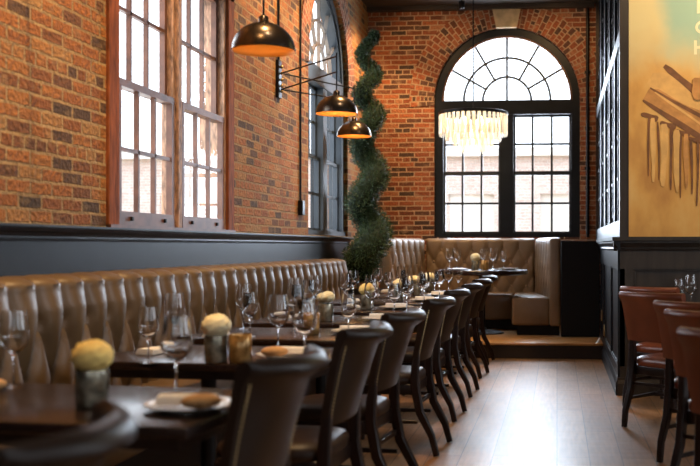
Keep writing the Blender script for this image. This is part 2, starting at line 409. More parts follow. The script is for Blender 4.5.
# ------------------------------------------------------------------ wainscots
def profile_run(T,u0,u1,prof):
    """extrude closed (d,z) profile along u"""
    m=MB(T); m.loft([[(u0,d,z) for d,z in prof],[(u1,d,z) for d,z in prof]]); return m
capL=[(0,1.275),(.028,1.275),(.032,1.29),(.03,1.30),(.045,1.315),(.07,1.325),(.075,1.332),(.095,1.335),(.10,1.345),(.10,CAP),(0,CAP)]
MB(TL).box(Y0,12.25,.0,.022,.1,1.28).build('trim_5','trim',kind='structure',smooth=False)
profile_run(TL,Y0,12.25,capL).build('trim_6','trim',kind='structure',smooth=False)
MB(TL).box(Y0,11.1,.0,.035,0,.14).build('baseboard_left','trim',kind='structure',smooth=False)
# right side wainscot, side face at x=.51 looking left, front face at y=8.44
root=empty('wall_partition',(0,0,0),kind='structure')
TS=lambda u,d,z:(.525-d,u,z)       # side: u=y, d towards the aisle
TF=lambda u,d,z:(u,YF-d,z)         # front: u=x, d towards camera
def panelled(T,u0,u1,edges,z0,z1,mat,parent):
    m=MB(T); m.box(u0,u1,-.1,0,0,z1)
    m.build('core_panel',mat,parent,smooth=False)
    m=MB(T); st=.07
    m.box(u0,u1,0,.018,z1-.16,z1); m.box(u0,u1,0,.018,z0,z0+.10)
    for e in edges: m.box(max(u0,e-st/2),min(u1,e+st/2),0,.018,z0+.1,z1-.16)
    m.build('stile_frame',mat,parent,smooth=False)
    m=MB(T)
    for a,b in zip(edges,edges[1:]):
        a2,b2=a+st/2,b-st/2
        for q in ((a2,b2,z0+.10,z0+.118),(a2,b2,z1-.178,z1-.16),(a2,a2+.018,z0+.118,z1-.178),(b2-.018,b2,z0+.118,z1-.178)):
            m.box(q[0],q[1],0,.012,q[2],q[3],.003)
    m.build('panel_moulding',mat,parent,smooth=False)
capR=[(0,1.21),(.022,1.21),(.028,1.225),(.022,1.24),(.035,1.262),(.05,1.275),(.05,1.29),(.065,1.296),(.065,1.325),(0,1.325)]
panelled(TS,YF,11.85,[YF+.035,9.6,11.13,11.82],.14,1.22,'trim',root)
profile_run(TS,YF-.055,11.85,capR).build('cap_moulding','trim',root,smooth=False)
profile_run(TS,YF-.02,11.1,[(0,0),(.035,0),(.035,.10),(.022,.13),(.022,.15),(0,.15)]).build('baseboard','trim',root,smooth=False)
rf=empty('wall_front_wainscot',(0,0,0),kind='structure')
panelled(TF,.525,XR,[.60,1.85,3.2,XR-.04],.14,1.22,'trim_brown',rf)
profile_run(TF,.525-.055,XR,capR).build('cap_moulding','trim_brown',rf,smooth=False)
profile_run(TF,.525-.02,XR,[(0,0),(.035,0),(.035,.10),(.022,.13),(.022,.15),(0,.15)]).build('baseboard','trim_brown',rf,smooth=False)
# glazed partition above
pr=empty('window_4',(0,0,0),kind='structure')
TG=lambda u,d,z:(.535-d,u,z)
m=MB(TG); m.box(YF,YF+.10,-.10,.012,1.325,ZC); m.box(YB-.12,YB,-.10,.012,1.325,ZC); m.build('corner_post','trim_brown',pr,smooth=False)
m=MB(TG); m.box(YF+.1,YB-.12,-.06,.006,1.325,1.47); m.box(YF+.1,YB-.12,-.06,.01,2.96,3.08); m.build('rail','slate',pr,smooth=False)
m=MB(TG)
for i,y in enumerate((9.35,10.25,11.2,12.2)):
    m.box(y-.06,y+.06,-.06,.008,1.47,ZC)
for y in (8.95,9.8,10.7,11.7,12.8): m.box(y-.016,y+.016,-.045,0,1.47,ZC)
for z in (1.86,2.24,2.6,3.5,3.95): m.box(YF+.1,YB-.12,-.045,-.01,z-.012,z+.012)
m.build('mullion','trim',pr,smooth=False)
m=MB(TG); m.f([m.v(YF+.1,-.025,1.4),m.v(YB-.1,-.025,1.4),m.v(YB-.1,-.025,ZC),m.v(YF+.1,-.025,ZC)]); m.build('pane','darkpane',pr,smooth=False)
MB().box(.70,.75,YF+.2,YB,0,ZC).build('light_blocker','black',kind='structure',smooth=False)  # black panel added behind the partition glass to keep stray light out
# platform
MB().box(XL,.51,11.12,YB,0,.15).build('floor_platform','riser',kind='structure',smooth=False)
MB().box(XL,.505,11.085,YB,.15,.177,.006).build('floor_platform_boards','oak',kind='structure')
# ------------------------------------------------------------------ mural
mu=empty('mural',(0,0,0)); tag(mu,'ochre and teal painted mural of columns under a sloping roof','mural')
YM=YF-.012
MB().box(.598,XR-.3,YM,YF+.02,1.328,ZC-.02).build('canvas','mural',mu,smooth=False)
def PX(px,py):   # pixel on the mural face, solved once to metres
    r=(px-466)/1000; y=YM; x=(r*.9959*y-.0906*y)/(.9959+.0906*r); D=.9959*y-.0906*x
    return x,1.25+(246-py)*D/1000
SN=[0]
def stroke(a,b,w0,w1,mat,name,j=0):
    (x0,z0),(x1,z1)=PX(*a),PX(*b); m=MB(); n=10; rs=[]; SN[0]+=1; fr=YM-.001-.0005*SN[0]
    t=Vector((x1-x0,z1-z0)).normalized(); q=Vector((-t.y,t.x))
    for i in range(n+1):
        f=i/n; w=(w0+(w1-w0)*f)*.5*(1+.12*math.sin(f*9+j)); w*=min(1,.6+4*min(f,1-f))
        cx=x0+(x1-x0)*f+q.x*.003*math.sin(f*5+j); cz=z0+(z1-z0)*f+q.y*.003*math.sin(f*5+j)
        rs.append([(cx+q.x*w,YM+.002,cz+q.y*w),(cx+q.x*w,fr,cz+q.y*w),(cx-q.x*w,fr,cz-q.y*w),(cx-q.x*w,YM+.002,cz-q.y*w)])
    m.loft(rs); m.build(name,mat,mu,smooth=False)
for i,s_ in enumerate([((650,78),(722,118),.16,.22,'stroke_light'),((646,94),(722,135),.14,.20,'stroke_mid'),((664,66),(722,112),.05,.07,'stroke_dark'),
    ((650,88),(722,128),.02,.035,'stroke_dark'),((643,100),(722,152),.03,.06,'stroke_dark'),((655,92),(722,140),.018,.02,'stroke_light'),
    ((641,114),(658,119),.03,.05,'stroke_dark'),((660,123),(676,127),.03,.05,'stroke_dark'),((676,131),(690,135),.03,.04,'stroke_dark'),((688,138),(704,142),.03,.04,'stroke_dark')]):
    stroke(*s_,'brush_stroke',i)
for i,(x,ya,yb,w,mt) in enumerate([(649,117,176,.022,'stroke_dark'),(653,118,182,.05,'stroke_light'),(658,122,180,.018,'stroke_dark'),(664,124,186,.07,'stroke_light'),(671,127,190,.028,'stroke_dark'),
    (676,130,192,.06,'stroke_light'),(681,132,198,.022,'stroke_dark'),(686,134,188,.05,'stroke_mid'),(691,138,194,.025,'stroke_dark'),(698,140,206,.022,'stroke_dark'),(704,142,200,.05,'stroke_mid'),(711,146,200,.03,'stroke_dark')]):
    stroke((x,ya),(x+(i%3-1),yb),w,w*.5,mt,'brush_stroke',i+3)
stroke((698,78),(697,100),.10,.07,'stroke_mid','brush_stroke',2)
for i in range(5):
    stroke((719+i*9,149+i*4),(719+i*9,205+i*3),.03 if i%2 else .06,.02,'stroke_dark' if i%2 else 'stroke_light','brush_stroke',i)
stroke((720,152),(765,180),.05,.03,'stroke_dark','brush_stroke',1); stroke((720,128),(768,160),.10,.05,'stroke_mid','brush_stroke',4)
def letter(ch,px,py,h,nm='lettering'):
    cu=bpy.data.curves.new(nm,'FONT'); cu.body=ch; x,z=PX(px,py); cu.size=h*1.38; cu.extrude=.001; cu.offset=.004
    o=bpy.data.objects.new(nm,cu); C.objects.link(o); o.data.materials.append(M['letter'])
    dg=bpy.context.evaluated_depsgraph_get(); me=bpy.data.meshes.new_from_object(o.evaluated_get(dg))
    C.objects.unlink(o); bpy.data.objects.remove(o)
    o=bpy.data.objects.new(nm,me); C.objects.link(o); o.location=(x,YM-.001,z); o.rotation_euler=(R(90),0,0); o.parent=mu
letter('H',693,54,.115); letter('O',695,33,.10); letter('N',696,13,.115)
# ------------------------------------------------------------------ tufted upholstery
def tuft(mb,path,zb,zt,pitch,rows,amp,ph=0,depth=.13,nu=12,r=.05,rowz=None):
    """path: list of 2D points, front face to the left of travel direction; displaced grid with rolled top, closed at the back"""
    seg=[]; L=0
    for a,b in zip(path,path[1:]):
        l=math.hypot(b[0]-a[0],b[1]-a[1]); seg.append((L,l,a,b)); L+=l
    ncol=max(1,round(L/pitch)); p=L/ncol; n=ncol*nu
    prof=[]; nz=34
    for i in range(nz+1): prof.append((0,zb+(zt-r-zb)*i/nz,0))
    for i in range(1,7): a=PI/2*i/6; prof.append((-r+r*math.cos(a),zt-r+r*math.sin(a),a))
    prof.append((-depth,zt,PI/2))
    cols=[]
    for k in range(n+1):
        s=L*k/n
        for (l0,l,a,b) in seg:
            if s<=l0+l+1e-9: break
        f=(s-l0)/l; x=a[0]+(b[0]-a[0])*f; y=a[1]+(b[1]-a[1])*f
        nx,ny=-(b[1]-a[1])/l,(b[0]-a[0])/l
        col=[]
        end=min(k,n-k)/n*L; er=.03; eo=0 if end>=er else -(er-math.sqrt(max(0,er*er-(er-end)**2)))
        for off,z,a_ in prof:
            u=s/p
            if z>=rows[0] or a_>0:
                d=abs(math.sin(PI*u))**.55
                pinch=max(0,1-(z-rows[0])/.12) if a_==0 else 0
                d=d*(1-.0*pinch)
            else:
                rh=rows[0]-rows[1]; t=(rows[0]-z)/rh
                d=min(abs(math.sin(PI*(u+t/2))),abs(math.sin(PI*(u-t/2))))**.55
            # pull in round each button
            bi=0
            for ri,rz in enumerate(rows):
                du=((u-(ri%2)*.5+.5)%1-.5)*p; dz=z-rz
                bi=max(bi,math.exp(-(du*du+dz*dz)/(2*.022**2)) if a_==0 else 0)
            h=amp*d-amp*.55*bi+eo
            if a_>0: h*=max(.2,1-a_*.75)
            elif z>rows[0]+.06: h*=1-.35*min(1,(z-rows[0]-.06)/.1)
            cx=math.cos(a_); sz=math.sin(a_)
            o=off+h*cx
            col.append((x+nx*o,y+ny*o,z+h*sz*.8))
        col.append((x-nx*depth,y-ny*depth,zb))
        cols.append(col)
    mb.loft(cols)
    # button heads
    for ri,rz in enumerate(rows):
        for j in range(ncol+1):
            s=(j+(ri%2)*.5)*p
            if s<.02 or s>L-.02: continue
            for (l0,l,a,b) in seg:
                if s<=l0+l: break
            f=(s-l0)/l; x=a[0]+(b[0]-a[0])*f; y=a[1]+(b[1]-a[1])*f; nx,ny=-(b[1]-a[1])/l,(b[0]-a[0])/l
            mb.ball((x+nx*.002,y+ny*.002,rz),.014,8,5)
# banquette sections along the left wall (front faces +x: travel towards -y so left side is +x)
secs=[(3.42,5.27),(5.28,7.17),(7.18,9.07),(9.08,11.0)]
SL=['nearest length of olive brown tufted leather wall banquette, beside the yellow flower vase','second length of brown tufted wall banquette from the front, under the red framed window','third length of tufted wall banquette, below the brick between the two windows','far end length of tufted wall banquette, with closed end beside the step']
for i,(a,b) in enumerate(secs):
    root=empty('banquette_section',(0,0,0)); tag(root,SL[i],'banquette','wall banquette lengths')
    m=MB(); tuft(m,[(-2.37,b),(-2.37,a)],.44,1.10,.235,[.90,.64],.066,depth=.19); m.build('backrest','leather',root,ang=60)
    m=MB(); m.box(-2.40,-1.80,a+.005,b-.005,.34,.47,.035); m.build('seat_cushion','leather',root)
    MB().box(-2.56,-1.86,a,b,0,.34).build('plinth','black',root,smooth=False)
# corner booth on platform
cb=empty('corner_banquette',(0,0,0)); tag(cb,'U shaped taupe tufted leather booth on the raised step below the arched window','banquette')
P=.177
AL=[(-1.78,13.36),(-2.06,12.15)]; 
# travel directions chosen so that the left-hand normal faces into the booth
m=MB(); tuft(m,[(-.30,13.38),(-1.76,13.38)][::1],.58,1.35,.205,[1.20,1.04,.88,.72],.024,depth=.15); m.build('backrest','leather_booth',cb,ang=60)
m=MB(); tuft(m,[(-1.78,13.36),(-2.05,12.12)],.58,1.35,.2,[1.20,1.00,.80],.03,depth=.12); m.build('side_backrest','leather_booth',cb,ang=60)
m=MB(); tuft(m,[(-.075,11.98),(-.28,13.36)],.58,1.35,.23,[1.20,1.00,.80],.025,depth=.10); m.build('side_backrest','leather_booth',cb,ang=60)
m=MB(); m.box(-.09,.045,11.88,11.99,.30,1.345,.03); m.build('arm_roll','leather_booth',cb)
def slab(pts,z0,z1,b=.03):
    m=MB(); lo=[m.v(x,y,z0) for x,y in pts]; hi=[m.v(x,y,z1) for x,y in pts]; n=len(pts)
    fs=[m.f(lo[::-1]),m.f(hi)]+[m.f([lo[i],lo[(i+1)%n],hi[(i+1)%n],hi[i]]) for i in range(n)]
    es=list({e for f in fs for e in f.edges}); bmesh.ops.bevel(m.bm,geom=es,offset=b,segments=3,affect='EDGES',profile=.5); return m
slab([(-.54,11.98),(-.085,11.98),(-.26,13.36),(-.56,13.36)],.30,.635).build('side_seat','leather_booth',cb)
slab([(-1.72,13.36),(-.57,13.36),(-.57,12.84),(-1.82,12.84)],.30,.635).build('seat','leather_booth',cb)
slab([(-2.02,12.15),(-1.60,12.15),(-1.56,12.83),(-1.87,12.83)],.30,.635).build('side_seat','leather_booth',cb)
m=MB(); m.box(-.48,.03,12.05,13.5,P,.30); m.box(-1.9,-.5,12.92,13.5,P,.30); m.box(-2.1,-1.66,12.2,12.95,P,.30); m.build('plinth','black',cb,smooth=False)
MB().box(.05,.500,11.86,11.91,P,1.31,.003).build('end_panel','black',cb,smooth=False)
MB().box(.05,.500,11.91,YB-.02,P,1.29).build('back_box','black',cb,smooth=False)
# ------------------------------------------------------------------ chairs
def make_chair(nm,leather,nails,tan=False):
    root=empty(nm)
    W=.235 if not tan else .24
    b0,b1=(.03,.085) if not tan else (.055,.075)
    zb=.56 if not tan else .60
    rise=.925-zb
    def P_(u,v,t):   # u across -1..1, v up 0..1 , t thickness 0 inner..1 outer
        w=W*((.93+.12*v) if not tan else (1+.05*v)) ; bulge=b0+(b1-b0)*v
        return (u*w, -.205-bulge*(1-abs(u)**2.2)-(.075 if not tan else .075)*v**1.2-.030*t, zb+rise*v)
    m=MB(); rings=[]; nu=20
    for i in range(nu+1):
        u=-1+2*i/nu; e=1-abs(u)**2.2; r=[]
        th0=.25 if abs(u)==1 else 1
        for v in (0,.15,.3,.45,.6,.75,.88): r.append(P_(u,v,0))
        x,y,z=P_(u,1,0)
        if tan:
            for dy,dz in ((.006,-.012),(.004,.004),(-.012,.014),(-.034,.010),(-.046,-.006),(-.042,-.024)): r.append((x,y+dy,z+dz))
        else:
            k=.5+.5*e
            for dy,dz in ((.004,-.02),(0,.0),(-.02,.012),(-.030*k-.02,.008-.006*e),(-.048*k-.018,-.008-.012*e),(-.048*k-.016,-.022-.012*e),(-.030*k-.014,-.034-.010*e)): r.append((x,y+dy,z+dz))
        for v in (.80,.6,.45,.3,.15,0): r.append(P_(u,v,1))
        rings.append(r)
    m.loft(rings); m.build('backrest',leather,root,ang=50)
    if nails:
        for sx in (-1,1):
            m=MB()
            for q in range(24):
                v=.02+.9*q/23; x,y,z=P_(sx*.93,v,1); m.ball((x,y-.002,z),.0052,6,4,(1,.6,1))
            m.build('nailhead_trim','brass',root)
    for sx in (-1,1):
        m=MB(); fy=-.355 if not tan else -.300
        path=[(sx*.222,fy,.005),(sx*.218,fy*.6-.112,.12),(sx*.212,fy*.2-.180,.26),(sx*.208,-.220,.42),(sx*.206,-.222,.52),(sx*.200,-.238,.66)]
        m.tube(path,[(.016,.017),(.018,.020),(.020,.024),(.021,.026),(.020,.024),(.015,.012)],square=True); m.build('leg','darkwood',root)
        m=MB(); m.tube([(sx*.205,.215,.005),(sx*.204,.205,.2),(sx*.202,.20,.41)],[(.014,.014),(.018,.018),(.021,.021)],square=True); m.build('leg','darkwood',root)
        m=MB(); m.tube([(sx*.21,-.235,.20),(sx*.203,.20,.20)],(.010,.014),square=True); m.build('stretcher','darkwood',root)
    m=MB(); m.tube([(-.21,-.225,.30),(.21,-.225,.30)],(.010,.014),square=True); m.build('stretcher','darkwood',root)
    m=MB(); m.tube([(-.203,.03,.20),(.203,.03,.20)],(.010,.013),square=True); m.build('stretcher','darkwood',root)
    m=MB(); m.box(-.215,.215,-.215,.215,.36,.425,.008); m.build('seat_rail','darkwood',root)
    # cushion
    m=MB(); rs=[]
    def sq(k,z,g=4.5):
        out=[]
        for i in range(28):
            a=2*PI*i/28; c,s_=math.cos(a),math.sin(a); rr=(abs(c)**g+abs(s_)**g)**(-1/g)
            out.append((.232*k*c*rr,.01+.232*k*s_*rr,z))
        return out
    for k_,z in ((.93,.415),(1,.425),(1.015,.445),(1,.468),(.92,.484),(.7,.492),(.35,.495),(.05,.496)): rs.append(sq(k_,z))
    m.loft(rs); m.build('seat',leather,root,ang=60)
    if tan:
        pass
    return root
dark=Proto(make_chair('dining_chair','leather_dark',True))
CL=['only its rolled top showing at the bottom left corner','nearest with its nailhead edge in view, beside the foreground table','second behind the foreground rim','third behind the foreground rim','middle of the row, its whole curved rear leg visible','just beyond the middle one','third from the raised step','second from the raised step','last of the row, against the raised step']
chairs=[(1.70,-1.20,6),(2.93,-1.115,-7),(3.98,-1.09,-4),(4.88,-1.07,-6),(6.14,-1.05,-4),(7.30,-1.06,-4),(8.44,-1.05,-3),(9.62,-1.05,-5),(10.70,-1.06,-4)]
for i,(y,x,a) in enumerate(chairs):
    dark.put((x,y,0),PI/2+R(a),'dark brown leather chair, '+CL[i],'chair','dark chairs along the aisle')
tanp=Proto(make_chair('dining_chair','leather_tan',False,True))
TLb=['farthest, beside the wainscot corner, mostly hidden','second from the wainscot, curved rear leg standing on the aisle','middle of the right row, mostly behind a larger one','large, its back cut by the right picture edge','nearest, only its back rim at the right edge']
for i,(x,y,a) in enumerate([(.885,7.97,38),(.825,7.05,40),(.95,5.93,39),(.93,5.12,41),(.86,4.0,40)]):
    tanp.put((x,y,0),-R(a),'russet leather dining chair, '+TLb[i],'chair','russet chairs at the right hand tables')
# ------------------------------------------------------------------ tables
def make_table(w,d,nm='dining_table',h=.76):
    root=empty(nm)
    m=MB(); m.box(-w/2,w/2,-d/2,d/2,h-.035,h,.006); m.build('tabletop','tabletop',root)
    MB().box(-w/2+.05,w/2-.05,-d/2+.05,d/2-.05,h-.075,h-.036).build('apron','darkwood',root,smooth=False)
    m=MB(); m.lathe([(.035,.03),(.035,h-.075)],cx=-.10,n=16); m.build('column','black_metal',root)
    m=MB(); m.lathe([(.21,0),(.21,.012),(.18,.022),(.06,.04),(.04,.06)],cx=-.10,n=28); m.build('base','black_metal',root)
    return root
tp=Proto(make_table(1.04,.72))
TY=[3.02,4.42,5.50,6.60,7.70,8.78,9.75,10.62]
for i,y in enumerate(TY):
    n=['nearest','second','third','fourth','fifth','sixth','seventh','last'][i]
    tp.put((-1.48,y,0),R(-5 if i<3 else 0),'dark wood banquette table, %s'%(['nearest to the camera, set with a yellow flower vase','second from the front, with two mottled vases','third from the front, with a lone candle holder','fourth from the front, with an orange tinted flower vase','fifth from the front in the long row','sixth from the front in the long row','seventh from the front in the long row','last of the long row, next to the raised step'][i]),'table','tables along the banquette')
def round_table():
    root=empty('dining_table')
    m=MB(); m.lathe([(.48,.725),(.50,.735),(.50,.752),(.492,.76)],n=48); m.build('tabletop','tabletop',root)
    m=MB(); m.lathe([(.035,.03),(.035,.725)],n=16); m.build('column','black_metal',root)
    m=MB(); m.lathe([(.18,0),(.18,.012),(.15,.022),(.06,.04),(.04,.06)],n=28); m.build('base','black_metal',root)
    return root
rt=Proto(round_table())
rt.put((1.39,7.88,0),0,'round dark table at the right, with two glasses before the dark wainscot','table','right hand tables')
rt.put((1.50,6.0,0),0,'round dark table at the right edge, behind the nearer russet chairs','table','right hand tables')
# booth table
bt=empty('booth_table',(-.92,12.30,P)); tag(bt,'round dark table with a disc base inside the raised corner booth','table')
m=MB(); m.lathe([(.545,.72),(.565,.73),(.565,.772),(.555,.78)],n=48); m.build('tabletop','tabletop',bt)
m=MB(); m.lathe([(.04,.03),(.04,.745)],n=16); m.build('column','black_metal',bt)
m=MB(); m.lathe([(.27,0),(.27,.012),(.22,.024),(.07,.045),(.05,.07)],n=32); m.build('base','black_metal',bt)
# ------------------------------------------------------------------ tableware
def glass_mesh(H,rb,name='wine_glass'):
    s=H/.25; k=rb/.046
    out=[(.001,0),(.036,0),(.036,.002),(.012,.006),(.0045,.014),(.004,.10),(.008,.108),(.026*k,.122),(.042*k,.145),(.046*k,.17),(.043*k,.20),(.036*k,.25)]
    inn=[(.0345*k,.25),(.0415*k,.20),(.0445*k,.17),(.040*k,.146),(.024*k,.124),(.005,.113),(.001,.112)]
    m=MB(); m.lathe([(r,z*s) for r,z in out+inn],n=22)
    return m.build(name,'glass',ang=60)
gA=Proto(glass_mesh(.265,.052)); gB=Proto(glass_mesh(.235,.043))
def plate():
    m=MB(); m.lathe([(.001,.002),(.07,.002),(.075,.0),(.08,.004),(.115,.014),(.135,.018),(.135,.021),(.11,.018),(.078,.009),(.001,.008)],n=36); return m.build('plate','china',ang=60)
plp=Proto(plate())
def napkin():
    m=MB()
    for i,(w,d,z,a) in enumerate(((.085,.045,.0,0),(.083,.042,.010,.03))):
        rs=[]; 
        for q in range(9):
            f=q/8*2-1; hh=.006*math.cos(f*1.2+i)+.004
            c,s_=math.cos(a),math.sin(a)
            rs.append([(c*f*w-s_*y_,s_*f*w+c*y_,z+zz) for y_,zz in ((-d,.001),(d,.001),(d*1.02,.006),(d*.9,.012+hh*.4),(-d*.9,.012+hh*.4),(-d*1.02,.006))])
        m.loft(rs)
    return m.build('folded_napkin','linen')
nap=Proto(napkin())
def vase(kind,flower,two=False):
    root=empty('flower_vase')
    m=MB(); m.lathe([(.001,0),(.045,0),(.048,.006),(.050,.06),(.050,.10),(.047,.112),(.044,.112),(.046,.10),(.046,.01),(.001,.01)],n=26); m.build('jar',kind,root,ang=50)
    def bloom(cx,cy,cz,r,seed):
        rnd=random.Random(seed); m=MB(); n,mm=26,16; rs=[]
        for i in range(mm+1):
            a=-PI/2+.08+(PI-.16)*i/mm
            ring=[]
            for k in range(n):
                ph=2*PI*k/n; rr=r*(1+.07*math.sin(ph*9+i*1.7+seed)+.06*math.sin(ph*5-i*2.3)+rnd.uniform(-.05,.05))
                ring.append((cx+rr*math.cos(a)*math.cos(ph),cy+rr*math.cos(a)*math.sin(ph),cz+rr*.80*math.sin(a)))
            rs.append(ring)
        m.loft(rs); b=m.build('bloom',flower,root,ang=80)
        m=MB(); m.tube([(cx*.3,cy*.3,.02),(cx*.6,cy*.6,.09),(cx,cy,cz-.02)],.003,6); m.build('stem','stem',root)
    if two: bloom(-.02,.01,.158,.044,3); bloom(.03,-.02,.15,.038,5)
    else: bloom(0,0,.152,.060,1)
    return root
vA=Proto(vase('mercury','flower_yellow')); vB=Proto(vase('mercury','flower'))
vC=Proto(vase('mercury','flower',True))
def votive():
    m=MB(); m.lathe([(.001,0),(.044,0),(.048,.006),(.048,.115),(.045,.118),(.044,.115),(.044,.01),(.001,.01)],n=26); return m.build('candle_holder','amber',ang=50)
vo=Proto(votive())
Z=.762
tn=['nearest','second','third','fourth','fifth','sixth','seventh','last']
def tw(i): return '%s banquette table'%tn[i]
G={0:[('A',-1.22,3.12,'beside the plate'),('A',-1.87,3.30,'cut by the left edge of the picture')],
   1:[('B',-1.70,4.04,'on its left near corner'),('A',-1.80,4.58,'on its far left'),('A',-1.27,4.48,'behind the bread plate'),('A',-1.05,4.10,'at its aisle end'),],
   2:[('A',-1.83,5.72,'on its far left'),('A',-1.50,5.66,'behind the candle holder'),('B',-1.10,5.22,'at its near aisle corner'),('B',-1.66,5.30,'left of the candle holder')],
   3:[('A',-1.62,6.44,'just left of the flowers'),('A',-1.27,6.80,'right behind the flowers'),('B',-1.10,6.72,'at its aisle end'),('A',-1.82,6.84,'on its far left')],
   4:[('A',-1.70,7.97,'standing clear against the banquette end'),('A',-1.12,7.42,'at its near aisle corner'),('B',-1.22,7.92,'at its far aisle corner'),('A',-1.84,7.5,'on its near left')],
   5:[('A',-1.84,8.95,'on its far left'),('A',-1.14,8.55,'at its near aisle corner'),('B',-1.22,8.98,'at its far aisle corner'),('B',-1.62,8.58,'left of the flowers')],
   6:[('A',-1.80,9.95,'on its far left'),('A',-1.12,9.50,'at its near aisle corner'),('B',-1.22,9.95,'at its far aisle corner'),('B',-1.62,9.55,'left of the flowers')],
   7:[('A',-1.70,10.85,'on its far left'),('A',-1.13,10.42,'at its near aisle corner'),('B',-1.06,10.78,'at its far aisle corner'),('B',-1.60,10.42,'left of the flowers')]}
for i,l in G.items():
    for k,x,y,pos in l:
        (gA if k=='A' else gB).put((x,y,Z),random.uniform(0,6),'%s wine glass on the %s, %s'%('large' if k=='A' else 'smaller',tw(i),pos),'wine glass','wine glasses on the banquette tables')
vA.put((-1.41,2.93,Z),0,'silver mottled vase with a golden yellow bloom, blurred, on the nearest table','vase','table flowers')
vB.put((-1.43,4.10,Z),0,'smoky grey vase with a cream bloom, left of the amber candle holder','vase','table flowers')
vo.put((-1.325,4.10,Z),0,'amber mottled glass candle holder right of the smoky vase, second table','candle holder','candle holders')
vo.put((-1.36,5.45,Z),1,'amber mottled glass candle holder alone on the third table','candle holder','candle holders')
for i,(x,y) in {3:(-1.50,6.40),4:(-1.46,7.62),5:(-1.41,8.82),6:(-1.39,9.82),7:(-1.36,10.62)}.items():
    p=vC if i in (3,5,6) else (vA if i==4 else vB)
    p.put((x,y,Z),i,'mottled vase with %s, on the %s'%('two cream yellow blooms' if p is vC else ('a golden yellow bloom' if p is vA else 'a single cream bloom'),tw(i)),'vase','table flowers')
plp.put((-1.09,2.90,Z),0,'round white plate holding a napkin, on the nearest banquette table','plate','white plates'); 
pls=[(1,-1.17,4.27),(2,-1.12,5.50),(3,-1.14,6.48),(4,-1.24,7.68),(5,-1.16,8.74),(6,-1.14,9.72)]
for i,x,y in pls: plp.put((x,y,Z),0,'round white plate at the aisle side of the %s'%tw(i),'plate','white plates')
naps=[(0,-1.10,2.90,.019,.2,'on the white plate'),(1,-1.83,4.42,0,1.4,'at its wall side'),(1,-1.16,4.31,.019,.1,'on the white plate'),(2,-1.84,5.28,0,1.5,'at its wall side'),(2,-1.12,5.5,.019,.3,'on the white plate'),(3,-1.84,6.55,0,1.5,'at its wall side'),(3,-1.14,6.48,.019,.2,'on the white plate'),(4,-1.60,7.72,0,1.5,'at its wall side'),(4,-1.24,7.68,.019,.1,'on the white plate'),(5,-1.8,8.7,0,1.5,'at its wall side'),(5,-1.16,8.74,.019,.1,'on the white plate'),(6,-1.8,9.7,0,1.5,'at its wall side'),(6,-1.14,9.72,.019,.2,'on the white plate'),(7,-1.8,10.5,0,1.5,'at its wall side')]
for i,x,y,dz,a,pos in naps: nap.put((x,y,Z+dz-.001),a,'folded white linen napkin %s, %s'%('of the '+tw(i),pos),'napkin','folded napkins')
# bread rolls
def roll():
    m=MB(); m.ball((0,0,.022),.045,16,10,(1.3,.8,.5)); return m.build('bread_roll','bread',ang=80)
br=Proto(roll())
br.put((-1.02,2.80,Z+.019),.5,'golden bread roll at the near side of the foreground plate','bread roll','bread rolls')
br.put((-1.20,4.175,Z+.016),.2,'golden bread roll on the plate of the second banquette table','bread roll','bread rolls')
br.put((-1.90,3.20,Z),.9,'golden bread roll beside the wine glass at the left edge','bread roll','bread rolls')
# booth tableware
ZB=P+.782
for k,x,y,d in (('A',-1.31,12.20,'leftmost of the five'),('A',-1.25,12.47,'second from the left'),('A',-.93,12.62,'right behind the flower'),('A',-.78,12.20,'second from the right'),('B',-.66,12.45,'rightmost of the five')):
    (gA if k=='A' else gB).put((x,y,ZB),0,'stemmed wine glass on the round booth table, %s'%d,'wine glass','wine glasses on the booth table')
vB.put((-1.0,12.25,ZB),0,'small pale vase with a cream bloom on the round booth table','vase','table flowers')
vo.put((-.87,12.10,ZB),0,'small candle holder beside the flower on the round booth table','candle holder','candle holders')
plp.put((-.60,12.25,ZB),0,'round white plate at the right of the round booth table','plate','white plates')
plp.put((-1.2,12.0,ZB),0,'round white plate at the left front of the round booth table','plate','white plates')
# right table glasses
gA.put((1.03,7.86,Z),0,'large wine glass on the right hand table, in front of the dark wainscot','wine glass','wine glasses on the right hand table')
gB.put((.935,7.82,Z),0,'smaller wine glass at the left on the right hand table','wine glass','wine glasses on the right hand table')
# ------------------------------------------------------------------ lamps
def dome(m,c,r,h,t=.004,n=36):
    prof=[]
    for i in range(13): a=PI/2*i/12; prof.append((max(.012,r*math.cos(a)),h*math.sin(a)))
    m.lathe([(r+.004,-.006),(r+.004,.002)]+prof[1:],*c,n=n)
def lining(m,c,r,h,n=36):
    prof=[(r-.001,-.005)]
    for i in range(12): a=PI/2*i/12; prof.append(((r-.006)*math.cos(a),(h-.006)*math.sin(a)))
    prof.append((.01,h-.008))
    rings=[[(c[0]+q*math.cos(2*PI*k/n),c[1]+q*math.sin(2*PI*k/n),c[2]+z) for k in range(n)] for q,z in prof]
    m.loft(rings,True,False)
def head(root,c,r=.175,h=.155,rod=2.86):
    m=MB()
    # open shell
    rings=[]; n=36
    for q in range(13):
        a=PI/2*q/12; rings.append([(c[0]+max(.014,r*math.cos(a))*math.cos(2*PI*k/n),c[1]+max(.014,r*math.cos(a))*math.sin(2*PI*k/n),c[2]+h*math.sin(a)) for k in range(n)])
    m.loft(rings,True,False); m.lathe([(.014,h-.004),(.03,h),(.026,h+.03),(.012,h+.04)],*c,n=14)
    sh=m.build('lamp_shade','bronze',root,ang=60)
    m=MB(); lining(m,c,r,h); m.build('shade_lining','gold',sh,ang=60)
    m=MB(); m.ball((c[0],c[1],c[2]+.085),.030,12,8); m.build('bulb','bulb_dim',root)
    m=MB(); m.tube([(c[0],c[1],c[2]+h),(c[0],c[1],rod)],.006); m.build('rod','black_metal',root)
